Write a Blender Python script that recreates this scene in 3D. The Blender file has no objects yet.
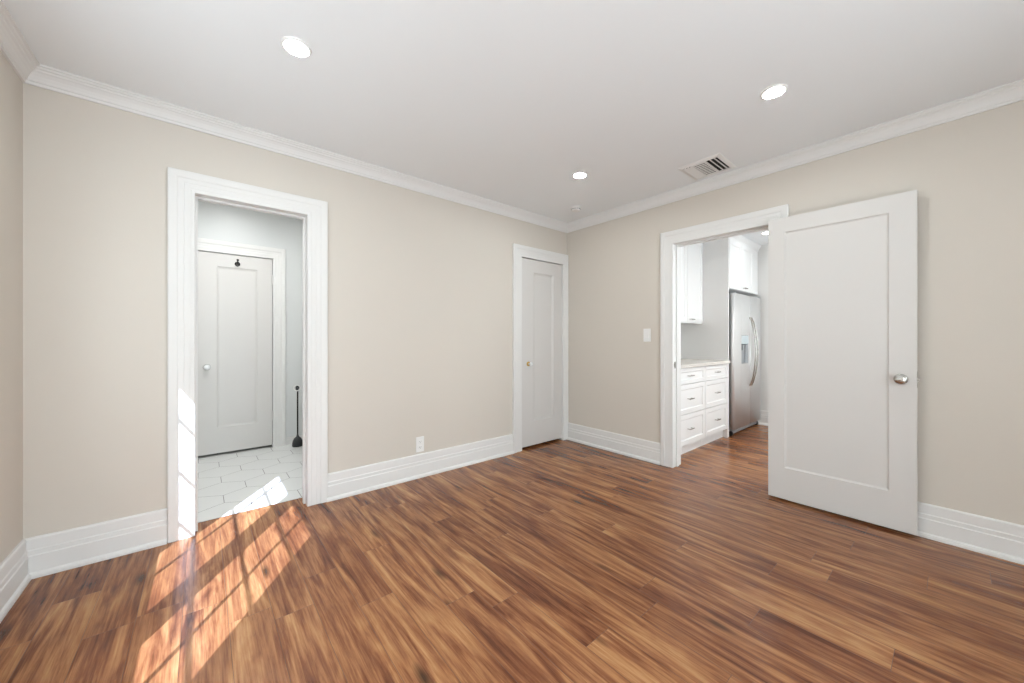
import bpy, bmesh, math, random
from mathutils import Vector, Matrix

# ---------------------------------------------------------------- camera
scene = bpy.context.scene
COL = scene.collection
F_PX = 369.3
YAW = math.atan((952 - 512) / F_PX)
cam_data = bpy.data.cameras.new('camera')
cam = bpy.data.objects.new('camera', cam_data)
COL.objects.link(cam)
cam.location = (-3.30, -2.92, 1.17)
cam.rotation_euler = (math.pi / 2, 0, YAW - math.pi / 2)
cam_data.sensor_width = 36.0
cam_data.lens = 36.0 * F_PX / 1024.0
cam_data.shift_y = -2.0 / 1024.0
cam_data.clip_start = 0.02
scene.camera = cam

# ---------------------------------------------------------------- exposure
scene.view_settings.view_transform = 'Standard'
scene.view_settings.look = 'None'
scene.view_settings.exposure = 0.0
scene.view_settings.gamma = 1.0
scene.view_settings.use_curve_mapping = False

# ---------------------------------------------------------------- daylight
world = bpy.data.worlds.new('world')
scene.world = world
world.use_nodes = True
wbg = world.node_tree.nodes['Background']
wbg.inputs['Color'].default_value = (0.87, 0.98, 1.05, 1)
wbg.inputs['Strength'].default_value = 7.9

SUN_DIR = Vector((1.0, 1.49, -1.48)).normalized()
sun_data = bpy.data.lights.new('sun', 'SUN')
sun_data.energy = 15.5
sun_data.angle = math.radians(0.35)
sun_data.color = (0.84, 0.99, 1.32)
sun = bpy.data.objects.new('sun', sun_data)
COL.objects.link(sun)
sun.location = (-8, -9, 8)
sun.rotation_euler = SUN_DIR.to_track_quat('-Z', 'Y').to_euler()


def portal(name, loc, direction, sx, sy):
    """sky portal filling a window opening (guides the daylight, emits nothing)"""
    d = bpy.data.lights.new(name, 'AREA')
    d.shape = 'RECTANGLE'
    d.size, d.size_y = sx, sy
    d.cycles.is_portal = True
    o = bpy.data.objects.new(name, d)
    COL.objects.link(o)
    o.location = loc
    o.rotation_euler = Vector(direction).to_track_quat('-Z', 'Z').to_euler()
    return o


LED = 225.0          # radiance of the room's downlights
LED_KITCHEN = 1250.0
LED_BATH = 1060.0

portal('sky_portal_left', (-4.09, -1.585, 1.33), (1, 0, 0), 1.6, 1.3)
portal('sky_portal_front', (-2.65, -4.40, 1.15), (0, 1, 0), 2.3, 2.1)
portal('sky_portal_kitchen', (1.30, -3.70, 1.36), (0, 1, 0), 1.6, 1.5)


# ---------------------------------------------------------------- materials
def principled(name, color, rough=0.5, metal=0.0, spec=0.5):
    m = bpy.data.materials.new(name)
    m.use_nodes = True
    b = m.node_tree.nodes['Principled BSDF']
    b.inputs['Base Color'].default_value = (*color, 1)
    b.inputs['Roughness'].default_value = rough
    b.inputs['Metallic'].default_value = metal
    b.inputs['Specular IOR Level'].default_value = spec
    return m


def painted(name, color, rough, bump=0.0, scale=60.0, vary=0.02):
    """paint with a faint roller texture and a very slight tone variation"""
    m = principled(name, color, rough)
    nt = m.node_tree
    b = nt.nodes['Principled BSDF']
    tc = nt.nodes.new('ShaderNodeTexCoord')
    n1 = nt.nodes.new('ShaderNodeTexNoise')
    n1.inputs['Scale'].default_value = 1.7
    n1.inputs['Detail'].default_value = 3
    nt.links.new(tc.outputs['Object'], n1.inputs['Vector'])
    mp = nt.nodes.new('ShaderNodeMapRange')
    mp.inputs['To Min'].default_value = 1 - vary
    mp.inputs['To Max'].default_value = 1 + vary
    nt.links.new(n1.outputs['Fac'], mp.inputs['Value'])
    mx = nt.nodes.new('ShaderNodeVectorMath')
    mx.operation = 'SCALE'
    mx.inputs[0].default_value = color
    nt.links.new(mp.outputs['Result'], mx.inputs['Scale'])
    nt.links.new(mx.outputs['Vector'], b.inputs['Base Color'])
    if bump > 0:
        n2 = nt.nodes.new('ShaderNodeTexNoise')
        n2.inputs['Scale'].default_value = scale
        n2.inputs['Detail'].default_value = 4
        nt.links.new(tc.outputs['Object'], n2.inputs['Vector'])
        bp = nt.nodes.new('ShaderNodeBump')
        bp.inputs['Strength'].default_value = bump
        bp.inputs['Distance'].default_value = 0.002
        nt.links.new(n2.outputs['Fac'], bp.inputs['Height'])
        nt.links.new(bp.outputs['Normal'], b.inputs['Normal'])
    return m


def emitter(name, color, strength):
    m = bpy.data.materials.new(name)
    m.use_nodes = True
    nt = m.node_tree
    nt.nodes.clear()
    e = nt.nodes.new('ShaderNodeEmission')
    e.inputs['Color'].default_value = (*color, 1)
    e.inputs['Strength'].default_value = strength
    o = nt.nodes.new('ShaderNodeOutputMaterial')
    nt.links.new(e.outputs[0], o.inputs['Surface'])
    return m


def pane_glass(name):
    m = bpy.data.materials.new(name)
    m.use_nodes = True
    nt = m.node_tree
    nt.nodes.clear()
    t = nt.nodes.new('ShaderNodeBsdfTransparent')
    g = nt.nodes.new('ShaderNodeBsdfGlossy')
    g.inputs['Roughness'].default_value = 0.02
    mix = nt.nodes.new('ShaderNodeMixShader')
    mix.inputs['Fac'].default_value = 0.05
    o = nt.nodes.new('ShaderNodeOutputMaterial')
    nt.links.new(t.outputs[0], mix.inputs[1])
    nt.links.new(g.outputs[0], mix.inputs[2])
    nt.links.new(mix.outputs[0], o.inputs['Surface'])
    return m


def wood_floor():
    m = bpy.data.materials.new('wood_planks')
    m.use_nodes = True
    nt = m.node_tree
    N, L = nt.nodes.new, nt.links.new
    b = nt.nodes['Principled BSDF']
    uv = N('ShaderNodeUVMap'); uv.uv_map = 'plank'
    at = N('ShaderNodeAttribute'); at.attribute_name = 'tone'; at.attribute_type = 'GEOMETRY'
    sep = N('ShaderNodeSeparateColor'); L(at.outputs['Color'], sep.inputs['Color'])
    off = N('ShaderNodeVectorMath'); off.operation = 'MULTIPLY'
    L(at.outputs['Color'], off.inputs[0]); off.inputs[1].default_value = (37.0, 53.0, 29.0)
    base = N('ShaderNodeVectorMath'); base.operation = 'ADD'
    L(uv.outputs['UV'], base.inputs[0]); L(off.outputs['Vector'], base.inputs[1])

    def mapped(sx, sy):
        q = N('ShaderNodeVectorMath'); q.operation = 'MULTIPLY'
        L(base.outputs['Vector'], q.inputs[0]); q.inputs[1].default_value = (sx, sy, 1.0)
        return q.outputs['Vector']

    def noise(vec, scale, detail, rough, dist):
        n = N('ShaderNodeTexNoise'); n.noise_dimensions = '3D'
        n.inputs['Scale'].default_value = scale
        n.inputs['Detail'].default_value = detail
        n.inputs['Roughness'].default_value = rough
        n.inputs['Distortion'].default_value = dist
        L(vec, n.inputs['Vector'])
        return n.outputs['Fac']

    def math_(op, a, c, clamp=False):
        n = N('ShaderNodeMath'); n.operation = op; n.use_clamp = clamp
        for i, v in enumerate((a, c)):
            if isinstance(v, (int, float)): n.inputs[i].default_value = v
            else: L(v, n.inputs[i])
        return n.outputs[0]

    broad = noise(mapped(9.5, 0.95), 1.0, 3.0, 0.55, 2.2)       # wide heartwood bands
    streak = noise(mapped(30.0, 1.1), 1.0, 6.0, 0.66, 1.3)       # long streaks
    fine = noise(mapped(150.0, 4.0), 1.0, 5.0, 0.75, 0.6)        # pores
    mott = noise(mapped(26.0, 8.0), 1.0, 5.0, 0.7, 0.8)         # mottled figure
    f = math_('MULTIPLY', broad, 0.66)
    f = math_('ADD', f, math_('MULTIPLY', streak, 0.44))
    f = math_('ADD', f, math_('MULTIPLY', fine, 0.30))
    f = math_('ADD', f, math_('MULTIPLY', mott, 0.12))
    f = math_('ADD', f, math_('MULTIPLY', math_('SUBTRACT', sep.outputs['Red'], 0.5), 0.07))
    f = math_('SUBTRACT', f, 0.270)
    f = math_('ADD', math_('MULTIPLY', math_('SUBTRACT', f, 0.52), 1.2), 0.52)
    ramp = N('ShaderNodeValToRGB')
    e = ramp.color_ramp.elements
    e[0].position = 0.30; e[0].color = (0.092, 0.026, 0.0095, 1)
    e[1].position = 0.76; e[1].color = (0.52, 0.275, 0.120, 1)
    x = e.new(0.42); x.color = (0.190, 0.064, 0.0245, 1)
    x = e.new(0.52); x.color = (0.290, 0.120, 0.047, 1)
    x = e.new(0.62); x.color = (0.390, 0.182, 0.074, 1)
    L(f, ramp.inputs['Fac'])
    # scattered dark knots
    vo = N('ShaderNodeTexVoronoi'); vo.inputs['Scale'].default_value = 1.0
    L(mapped(5.5, 1.5), vo.inputs['Vector'])
    kn = N('ShaderNodeMapRange'); kn.inputs['From Min'].default_value = 0.03; kn.inputs['From Max'].default_value = 0.13
    kn.inputs['To Min'].default_value = 0.22; kn.inputs['To Max'].default_value = 1.0
    L(vo.outputs['Distance'], kn.inputs['Value'])
    mk = N('ShaderNodeVectorMath'); mk.operation = 'SCALE'
    L(ramp.outputs['Color'], mk.inputs[0]); L(kn.outputs['Result'], mk.inputs['Scale'])
    # thin dark joint around every plank (uv2 = distance to the plank edge in metres)
    ed = N('ShaderNodeAttribute'); ed.attribute_name = 'edge_seam'; ed.attribute_type = 'GEOMETRY'
    L(mk.outputs['Vector'], b.inputs['Base Color'])
    rr = N('ShaderNodeMapRange'); rr.inputs['To Min'].default_value = 0.20; rr.inputs['To Max'].default_value = 0.30
    L(fine, rr.inputs['Value']); L(rr.outputs['Result'], b.inputs['Roughness'])
    b.inputs['Specular IOR Level'].default_value = 0.40
    bp = N('ShaderNodeBump'); bp.inputs['Strength'].default_value = 0.06; bp.inputs['Distance'].default_value = 0.001
    L(streak, bp.inputs['Height']); L(bp.outputs['Normal'], b.inputs['Normal'])
    nt.nodes.remove(ed)
    return m


M_WALL = painted('greige_wall_paint', (0.630, 0.578, 0.512), 0.55, 0.10, 90)
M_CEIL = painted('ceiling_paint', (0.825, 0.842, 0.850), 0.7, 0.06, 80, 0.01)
M_TRIM = painted('white_trim_paint', (0.745, 0.732, 0.712), 0.52, 0.0, 60, 0.008)
M_DOOR = painted('white_door_paint', (0.655, 0.632, 0.607), 0.40, 0.03, 30, 0.008)
M_BATHWALL = painted('pale_grey_bath_paint', (0.66, 0.67, 0.66), 0.4, 0.05, 80)
M_KWALL = painted('kitchen_wall_paint', (0.70, 0.69, 0.67), 0.5, 0.05, 80)
M_CAB = painted('white_cabinet_paint', (0.80, 0.795, 0.785), 0.35, 0.0, 60, 0.006)
M_TILE = painted('white_hex_tile_glaze', (0.74, 0.735, 0.715), 0.22, 0.0, 60, 0.02)
M_GROUT = principled('grey_grout', (0.20, 0.19, 0.18), 0.85)
M_WOOD = wood_floor()
M_SEAM = principled('plank_seam_brown', (0.055, 0.024, 0.012), 0.6)
M_STONE = painted('pale_counter_stone', (0.66, 0.62, 0.57), 0.25, 0.0, 60, 0.05)
M_STEEL = principled('brushed_stainless_steel', (0.70, 0.70, 0.695), 0.34, 0.5)
M_FRSIDE = principled('grey_fridge_side', (0.50, 0.50, 0.51), 0.4, 0.0)
M_NICKEL = principled('satin_nickel', (0.47, 0.45, 0.42), 0.24, 1.0)
M_BRASS = principled('aged_brass', (0.55, 0.36, 0.10), 0.3, 1.0)
M_GLASSK = principled('clear_glass_knob', (0.85, 0.86, 0.86), 0.08, 0.0, 0.8)
M_BLACK = principled('black_rubber', (0.015, 0.016, 0.018), 0.4)
M_BLACKM = principled('black_metal', (0.02, 0.018, 0.017), 0.35, 0.6)
M_DARK = principled('hollow_shade_black', (0.012, 0.012, 0.012), 0.9)  # near-black colour painting the shade inside closet, duct and outlet slots
M_PLASTIC = principled('white_plastic', (0.82, 0.81, 0.79), 0.35)
M_GREYPL = principled('grey_plastic', (0.33, 0.34, 0.35), 0.4)
M_PANEL = principled('pale_blue_control_panel', (0.55, 0.63, 0.66), 0.15)
M_VENT = principled('white_vent_enamel', (0.78, 0.77, 0.75), 0.4)
M_PANE = pane_glass('window_glass')
M_LED = emitter('led_lens', (1.0, 1.06, 1.05), LED)
M_LEDK = emitter('led_lens_kitchen_added', (1.0, 1.0, 0.985), LED_KITCHEN)
M_LEDK2 = emitter('led_lens_kitchen_near', (1.0, 1.03, 1.05), LED_KITCHEN * 0.04)
M_LEDB = emitter('led_lens_bath', (1.0, 1.03, 1.03), LED_BATH)


# ---------------------------------------------------------------- mesh helpers
class MB:
    """collects geometry in world coordinates"""
    def __init__(self):
        self.v, self.f, self.m, self.s = [], [], [], []

    def add(self, verts, faces, mat=0, smooth=False):
        n = len(self.v)
        self.v += [tuple(p) for p in verts]
        for f in faces:
            self.f.append(tuple(i + n for i in f)); self.m.append(mat); self.s.append(smooth)
        return self

    def box(self, a, b, mat=0):
        x0, x1 = sorted((a[0], b[0])); y0, y1 = sorted((a[1], b[1])); z0, z1 = sorted((a[2], b[2]))
        return self.add([(x0, y0, z0), (x1, y0, z0), (x1, y1, z0), (x0, y1, z0),
                         (x0, y0, z1), (x1, y0, z1), (x1, y1, z1), (x0, y1, z1)],
                        [(0, 3, 2, 1), (4, 5, 6, 7), (0, 1, 5, 4), (1, 2, 6, 5), (2, 3, 7, 6), (3, 0, 4, 7)], mat)

    def lathe(self, o, axis, prof, n=24, mat=0, smooth=True):
        """prof: (radius, height along the axis) from base to tip"""
        axis = Vector(axis).normalized(); o = Vector(o)
        t = Vector((0, 0, 1)) if abs(axis.z) < 0.9 else Vector((1, 0, 0))
        u = axis.cross(t).normalized(); w = axis.cross(u)
        vs, fs = [], []
        for r, h in prof:
            for k in range(n):
                a = 2 * math.pi * k / n
                vs.append(o + axis * h + (u * math.cos(a) + w * math.sin(a)) * max(r, 1e-5))
        for i in range(len(prof) - 1):
            for k in range(n):
                k2 = (k + 1) % n
                fs.append((i * n + k, i * n + k2, (i + 1) * n + k2, (i + 1) * n + k))
        fs.append(tuple(range(n - 1, -1, -1)))
        fs.append(tuple((len(prof) - 1) * n + k for k in range(n)))
        return self.add(vs, fs, mat, smooth)

    def tube(self, pts, r, n=10, mat=0):
        pts = [Vector(p) for p in pts]
        vs, fs = [], []
        for i, p in enumerate(pts):
            d = (pts[min(i + 1, len(pts) - 1)] - pts[max(i - 1, 0)]).normalized()
            t = Vector((0, 0, 1)) if abs(d.z) < 0.9 else Vector((1, 0, 0))
            u = d.cross(t).normalized(); w = d.cross(u)
            for k in range(n):
                a = 2 * math.pi * k / n
                vs.append(p + (u * math.cos(a) + w * math.sin(a)) * r)
        for i in range(len(pts) - 1):
            for k in range(n):
                k2 = (k + 1) % n
                fs.append((i * n + k, i * n + k2, (i + 1) * n + k2, (i + 1) * n + k))
        fs.append(tuple(range(n - 1, -1, -1)))
        fs.append(tuple((len(pts) - 1) * n + k for k in range(n)))
        return self.add(vs, fs, mat, True)

    def sweep(self, rings, closed_path=False, closed_prof=True, cap=True, mat=0):
        """rings: list of equally long vertex lists"""
        n = len(rings[0]); vs = [p for r in rings for p in r]; fs = []
        R = len(rings)
        for i in range(R if closed_path else R - 1):
            j = (i + 1) % R
            for k in range(n if closed_prof else n - 1):
                k2 = (k + 1) % n
                fs.append((i * n + k, i * n + k2, j * n + k2, j * n + k))
        if cap and not closed_path:
            fs.append(tuple(range(n - 1, -1, -1)))
            fs.append(tuple((R - 1) * n + k for k in range(n)))
        return self.add(vs, fs, mat)

    def build(self, name, mats, parent=None, bevel=0.0, recalc=True):
        me = bpy.data.meshes.new(name)
        off = Vector((0, 0, 0))
        if parent is not None:
            q = parent
            while q is not None:
                off = off + q.location; q = q.parent
        vs = [tuple(Vector(p) - off) for p in self.v]
        me.from_pydata(vs, [], self.f)
        me.polygons.foreach_set('material_index', self.m)
        me.polygons.foreach_set('use_smooth', self.s)
        if recalc:
            bm = bmesh.new(); bm.from_mesh(me)
            bmesh.ops.recalc_face_normals(bm, faces=bm.faces)
            bm.to_mesh(me); bm.free()
        for m in (mats if isinstance(mats, (list, tuple)) else [mats]):
            me.materials.append(m)
        o = bpy.data.objects.new(name, me)
        COL.objects.link(o)
        if parent is not None:
            o.parent = parent
        if any(self.s):
            for p in me.polygons:
                if len(p.vertices) > 4: p.use_smooth = False
            try:
                me.set_sharp_from_angle(angle=math.radians(40))
            except Exception:
                pass
        if bevel > 0:
            bv = o.modifiers.new('bevel', 'BEVEL')
            bv.width = bevel; bv.segments = 2; bv.limit_method = 'ANGLE'; bv.angle_limit = math.radians(50)
        return o


def tag(o, label, cat, group=None):
    o['label'] = label; o['category'] = cat
    if group: o['group'] = group
    return o


def thing(name, loc, label, cat, group=None):
    o = bpy.data.objects.new(name, None)
    o.empty_display_size = 0.1
    COL.objects.link(o)
    o.location = loc
    return tag(o, label, cat, group)


def struct(o, label=None, cat=None):
    o['kind'] = 'structure'
    if label: o['label'] = label; o['category'] = cat
    return o


def wall_panel(mb, axis, c0, c1, a0, a1, z0, z1, holes=(), mat=0):
    """solid wall with rectangular holes. axis 'x': wall runs along x and lies between y=c0..c1"""
    A = sorted({a0, a1, *[h[0] for h in holes], *[h[1] for h in holes]})
    Z = sorted({z0, z1, *[h[2] for h in holes], *[h[3] for h in holes]})

    def solid(i, j):
        if not (0 <= i < len(A) - 1 and 0 <= j < len(Z) - 1): return False
        ca, cz = (A[i] + A[i + 1]) / 2, (Z[j] + Z[j + 1]) / 2
        return not any(h[0] < ca < h[1] and h[2] < cz < h[3] for h in holes)

    def P(a, c, z): return (a, c, z) if axis == 'x' else (c, a, z)
    for i in range(len(A) - 1):
        for j in range(len(Z) - 1):
            if not solid(i, j): continue
            p, q, r, s = A[i], A[i + 1], Z[j], Z[j + 1]
            for c in (c0, c1):
                mb.add([P(p, c, r), P(q, c, r), P(q, c, s), P(p, c, s)], [(0, 1, 2, 3)], mat)
            if not solid(i - 1, j): mb.add([P(p, c0, r), P(p, c1, r), P(p, c1, s), P(p, c0, s)], [(0, 1, 2, 3)], mat)
            if not solid(i + 1, j): mb.add([P(q, c0, r), P(q, c1, r), P(q, c1, s), P(q, c0, s)], [(0, 1, 2, 3)], mat)
            if not solid(i, j - 1): mb.add([P(p, c0, r), P(q, c0, r), P(q, c1, r), P(p, c1, r)], [(0, 1, 2, 3)], mat)
            if not solid(i, j + 1): mb.add([P(p, c0, s), P(q, c0, s), P(q, c1, s), P(p, c1, s)], [(0, 1, 2, 3)], mat)


def merged(o):
    bm = bmesh.new(); bm.from_mesh(o.data)
    bmesh.ops.remove_doubles(bm, verts=bm.verts, dist=1e-5)
    bmesh.ops.recalc_face_normals(bm, faces=bm.faces)
    bm.to_mesh(o.data); bm.free()
    return o


# ---------------------------------------------------------------- room dimensions
XL, XR, YB, YF, H = -3.971, 0.0, 0.0, -4.30, 2.512
TA, TB = 0.11, 0.123                       # thickness of the back and right walls
DA = (-3.332, -2.735, 2.043)               # bathroom doorway in the back wall
DC = (-0.725, -0.088, 2.040)               # closet doorway in the back wall
DK = (-2.030, -1.285, 2.040)               # kitchen doorway in the right wall
KX, KY0, KY1, KH = 2.60, -3.60, -0.55, 2.47  # kitchen
BX0, BX1, BY, BH = -4.00, -2.20, 1.838, 2.62  # bathroom
DBx = (-3.345, -2.712, 2.045)              # inner bathroom door
WL = (-2.42, -0.80, 0.66, 1.95)            # left window opening
WF = (-3.80, -1.50, 0.10, 2.20)            # unseen window behind the camera, added for daylight
WK = (0.50, 2.10, 0.60, 2.12)              # unseen kitchen window, added to let daylight in

# ---------------------------------------------------------------- floor
def build_floor():
    rng = random.Random(11)
    PW, PL, X0 = 0.148, 1.232, -2.624
    known = {-8: -.37, -7: -.742, 0: -.843, 2: -.397, 3: -2.025, 4: -1.194, 6: -1.98, 7: -2.385,
             8: -2.781, 9: -1.935, 10: -2.332, 12: -2.44}
    ya, yb = YF - 0.12, 0.172
    xa, xb = XL - 0.15, KX + 0.12
    me = bpy.data.meshes.new('floor')
    vs, fs, uvs, tones, mats = [], [], [], [], []
    g = 0.0007

    def quad(x0, x1, y0, y1, z, tone, u0, v0, mat):
        n = len(vs)
        vs.extend([(x0, y0, z), (x1, y0, z), (x1, y1, z), (x0, y1, z)])
        fs.append((n, n + 1, n + 2, n + 3)); tones.append(tone); mats.append(mat)
        uvs.extend([(x0 - u0, y0 - v0), (x1 - u0, y0 - v0), (x1 - u0, y1 - v0), (x0 - u0, y1 - v0)])
    k = math.floor((xa - X0) / PW)
    while X0 + PW * k < xb:
        xl = X0 + PW * k
        e = known.get(k, rng.uniform(-PL, 0))
        y = e - PL * math.ceil((e - ya) / PL)
        while y < yb:
            tone = (rng.random(), rng.random(), rng.random(), 1)
            x0, x1 = max(xl, xa), min(xl + PW, xb)
            y0, y1 = max(y, ya), min(y + PL, yb)
            if x1 - x0 > 0.004 and y1 - y0 > 0.004:
                quad(x0 + g, x1 - g, y0 + g, y1 - g, 0.0, tone, xl, y, 0)
            y += PL
        k += 1
    quad(xa, xb, ya, yb, -0.0012, (0, 0, 0, 1), 0, 0, 1)
    n = len(vs)
    vs.extend([(xa, ya, -.0012), (xb, ya, -.0012), (xb, yb, -.0012), (xa, yb, -.0012),
               (xa, ya, -.05), (xb, ya, -.05), (xb, yb, -.05), (xa, yb, -.05)])
    for f in ((4, 7, 6, 5), (0, 4, 5, 1), (1, 5, 6, 2), (2, 6, 7, 3), (3, 7, 4, 0)):
        fs.append(tuple(n + i for i in f)); tones.append((0, 0, 0, 1)); mats.append(1)
        uvs.extend([(0, 0)] * 4)
    me.from_pydata(vs, [], fs)
    me.polygons.foreach_set('material_index', mats)
    ul = me.uv_layers.new(name='plank')
    for i, c in enumerate(uvs): ul.data[i].uv = c
    ca = me.attributes.new('tone', 'FLOAT_COLOR', 'FACE')
    for i, c in enumerate(tones): ca.data[i].color = c
    me.materials.append(M_WOOD); me.materials.append(M_SEAM)
    o = bpy.data.objects.new('floor', me); COL.objects.link(o)
    struct(o, 'warm brown wood plank floor running through the room and into the kitchen', 'floor')


build_floor()


def build_tiles():
    x0, x1, y0, y1 = BX0, BX1, 0.172, BY + 0.20
    W, RP, EL, SL = 0.2965, 0.2445, 0.163, 0.0815
    g = 0.0022
    bm = bmesh.new()
    for r in range(-3, 9):
        cy = 0.51 + RP * r
        for k in range(-7, 6):
            cx = -3.03 + W * k + (W / 2 if r % 2 else 0)
            hw = W / 2 - g; e = EL / 2 - g * 0.3; tip = EL / 2 + SL - g * 1.1
            pts = [(cx - hw, cy - e), (cx, cy - tip), (cx + hw, cy - e), (cx + hw, cy + e), (cx, cy + tip), (cx - hw, cy + e)]
            bm.faces.new([bm.verts.new((p[0], p[1], 0.0015)) for p in pts])
    for co, no in (((x0, 0, 0), (-1, 0, 0)), ((x1, 0, 0), (1, 0, 0)), ((0, y0, 0), (0, -1, 0)), ((0, y1, 0), (0, 1, 0))):
        geom = bm.verts[:] + bm.edges[:] + bm.faces[:]
        bmesh.ops.bisect_plane(bm, geom=geom, plane_co=co, plane_no=no, clear_outer=True)
    for f in bm.faces: f.material_index = 0
    vs = [bm.verts.new(p) for p in ((x0, y0, 0), (x1, y0, 0), (x1, y1, 0), (x0, y1, 0), (x0, y0, -.05), (x1, y0, -.05), (x1, y1, -.05), (x0, y1, -.05))]
    for f in ((0, 1, 2, 3), (4, 7, 6, 5), (0, 4, 5, 1), (1, 5, 6, 2), (2, 6, 7, 3), (3, 7, 4, 0)):
        bm.faces.new([vs[i] for i in f]).material_index = 1
    bmesh.ops.recalc_face_normals(bm, faces=bm.faces)
    for f in bm.faces:
        if f.material_index == 0 and f.normal.z < 0: f.normal_flip()
    me = bpy.data.meshes.new('floor_bathroom'); bm.to_mesh(me); bm.free()
    me.materials.append(M_TILE); me.materials.append(M_GROUT)
    o = bpy.data.objects.new('floor_bathroom', me); COL.objects.link(o)
    struct(o, 'white hexagon tile floor of the bathroom beyond the left doorway', 'floor')


build_tiles()

# ---------------------------------------------------------------- walls and ceilings
def wall(name, mat, label, *specs):
    mb = MB()
    for sp in specs: wall_panel(mb, *sp)
    return struct(merged(mb.build(name, mat)), label, 'wall')


wall('wall_back', [M_WALL, M_BATHWALL], 'beige back wall with the bathroom and closet doorways',
     ('x', YB, TA, XL, XR, 0, 2.78, [(DA[0] - .01, DA[1] + .01, 0, DA[2] + .01), (DC[0] - .01, DC[1] + .01, 0, DC[2] + .01)]))
wall('wall_right', M_WALL, 'beige right wall with the kitchen doorway',
     ('y', XR, TB, YF - 0.12, TA, 0, 2.62, [(DK[0] - .01, DK[1] + .01, 0, DK[2] + .01)]))
wall('wall_left', M_WALL, 'beige left wall at the edge of the picture',
     ('y', XL - 0.15, XL, YF - 0.12, TA, 0, 2.62, [WL]))
wall('wall_front', M_WALL, 'beige wall behind the viewer',
     ('x', YF - 0.12, YF, XL, XR, 0, 2.62, [WF]))
wall('wall_bathroom_back', M_BATHWALL, 'pale grey bathroom wall with the inner door',
     ('x', BY, BY + 0.06, BX0, BX1, 0, 2.78, [(DBx[0], DBx[1], 0, DBx[2])]),
     ('x', BY + 0.14, BY + 0.20, BX0, BX1, -0.05, 2.78))
wall('wall_bathroom_left', M_BATHWALL, 'pale grey left wall of the bathroom', ('y', BX0 - 0.1, BX0, TA, BY + 0.2, -0.05, 2.78))
wall('wall_bathroom_right', M_BATHWALL, 'pale grey right wall of the bathroom', ('y', BX1, BX1 + 0.1, TA, BY + 0.2, -0.05, 2.78))
wall('wall_kitchen_back', M_KWALL, 'pale kitchen wall behind the cabinets', ('x', KY1, KY1 + 0.12, TB, KX + 0.12, 0, 2.6))
wall('wall_kitchen_end', M_KWALL, 'pale kitchen end wall beside the refrigerator', ('y', KX, KX + 0.12, KY0 - 0.12, KY1, 0, 2.6))
wall('wall_kitchen_front', M_KWALL, 'pale kitchen wall opposite the cabinets', ('x', KY0 - 0.12, KY0, TB, KX, 0, 2.6, [WK]))
wall('wall_closet', M_DARK, 'closet interior coloured near-black for its shade, behind the closed closet door',  # black colour stands in for the unlit closet
     ('x', 0.70, 0.75, -1.0, 0.15, -0.05, 2.3),
     ('y', -1.0, -0.95, TA, 0.70, -0.05, 2.3),
     ('y', 0.15, 0.20, TA, 0.75, -0.05, 2.3))
mb = MB(); mb.box((-1.0, 0.173, -0.06), (0.2, 0.75, -0.002)); mb.box((-1.0, TA, 2.3), (0.2, 0.75, 2.35))
struct(mb.build('floor_closet', M_DARK), 'closet floor coloured near-black for its shade, behind the closed closet door', 'floor')

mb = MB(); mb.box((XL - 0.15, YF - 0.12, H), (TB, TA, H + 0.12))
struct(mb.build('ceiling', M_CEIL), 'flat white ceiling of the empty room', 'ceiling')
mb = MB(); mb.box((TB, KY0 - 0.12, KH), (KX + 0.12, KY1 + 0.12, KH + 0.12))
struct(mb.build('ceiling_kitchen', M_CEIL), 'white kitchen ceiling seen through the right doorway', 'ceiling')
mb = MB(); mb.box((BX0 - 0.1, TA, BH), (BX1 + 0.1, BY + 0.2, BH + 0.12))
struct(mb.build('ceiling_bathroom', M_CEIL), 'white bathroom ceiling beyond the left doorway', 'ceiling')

mb = MB(); mb.box((XL - 0.15, YF - 2.35, 2.40), (0.10, YF - 0.12, 2.50))  # unseen slab added to stop direct sun entering the front window
struct(mb.build('sun_blocker_roof', M_TRIM), 'unseen roof slab added to block sun from the window behind the viewer', 'roof')
mb = MB(); mb.box((-7.4, -9.0, -0.6), (-7.2, 5.0, 3.6))  # unseen wall added to weaken the daylight through the left window
struct(mb.build('daylight_blocker_wall', M_KWALL), 'unseen pale wall added outside the left window to cut its daylight', 'wall')
mb = MB(); mb.box((0.12, KY0 - 2.6, 2.38), (KX + 0.6, KY0 - 0.12, 2.48))  # added out of view so no sun patch falls in the kitchen
struct(mb.build('sun_blocker_roof_kitchen', M_TRIM), 'unseen roof slab added to block sun from the kitchen window', 'roof')

# ---------------------------------------------------------------- crown moulding (one mitred run per wall)
CROWN = [(0, 0.087), (0.010, 0.087), (0.012, 0.074), (0.017, 0.071), (0.021, 0.060), (0.028, 0.046), (0.038, 0.034),
         (0.045, 0.029), (0.047, 0.022), (0.055, 0.018), (0.058, 0.011), (0.066, 0.009), (0.066, 0.0), (0, 0)]


def crown(name, p, q, nrm, label):
    """p,q: wall corners; nrm: into the room; 45 degree mitre at both ends"""
    d = (Vector(q) - Vector(p)).normalized(); nrm = Vector(nrm)
    r0 = [Vector(p) + nrm * t + d * t + Vector((0, 0, H - z)) for t, z in CROWN]
    r1 = [Vector(q) + nrm * t - d * t + Vector((0, 0, H - z)) for t, z in CROWN]
    mb = MB(); mb.sweep([r0, r1])
    struct(mb.build(name, M_TRIM), label, 'crown moulding')


crown('trim_1', (XL, YB, 0), (XR, YB, 0), (0, -1, 0), 'white stepped crown moulding along the back wall')
crown('trim_2', (XR, YB, 0), (XR, YF, 0), (-1, 0, 0), 'white stepped crown moulding along the right wall')
crown('trim_3', (XL, YF, 0), (XL, YB, 0), (1, 0, 0), 'white stepped crown moulding along the left wall')
crown('trim_4', (XR, YF, 0), (XL, YF, 0), (0, 1, 0), 'white crown moulding on the wall behind the viewer')

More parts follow.
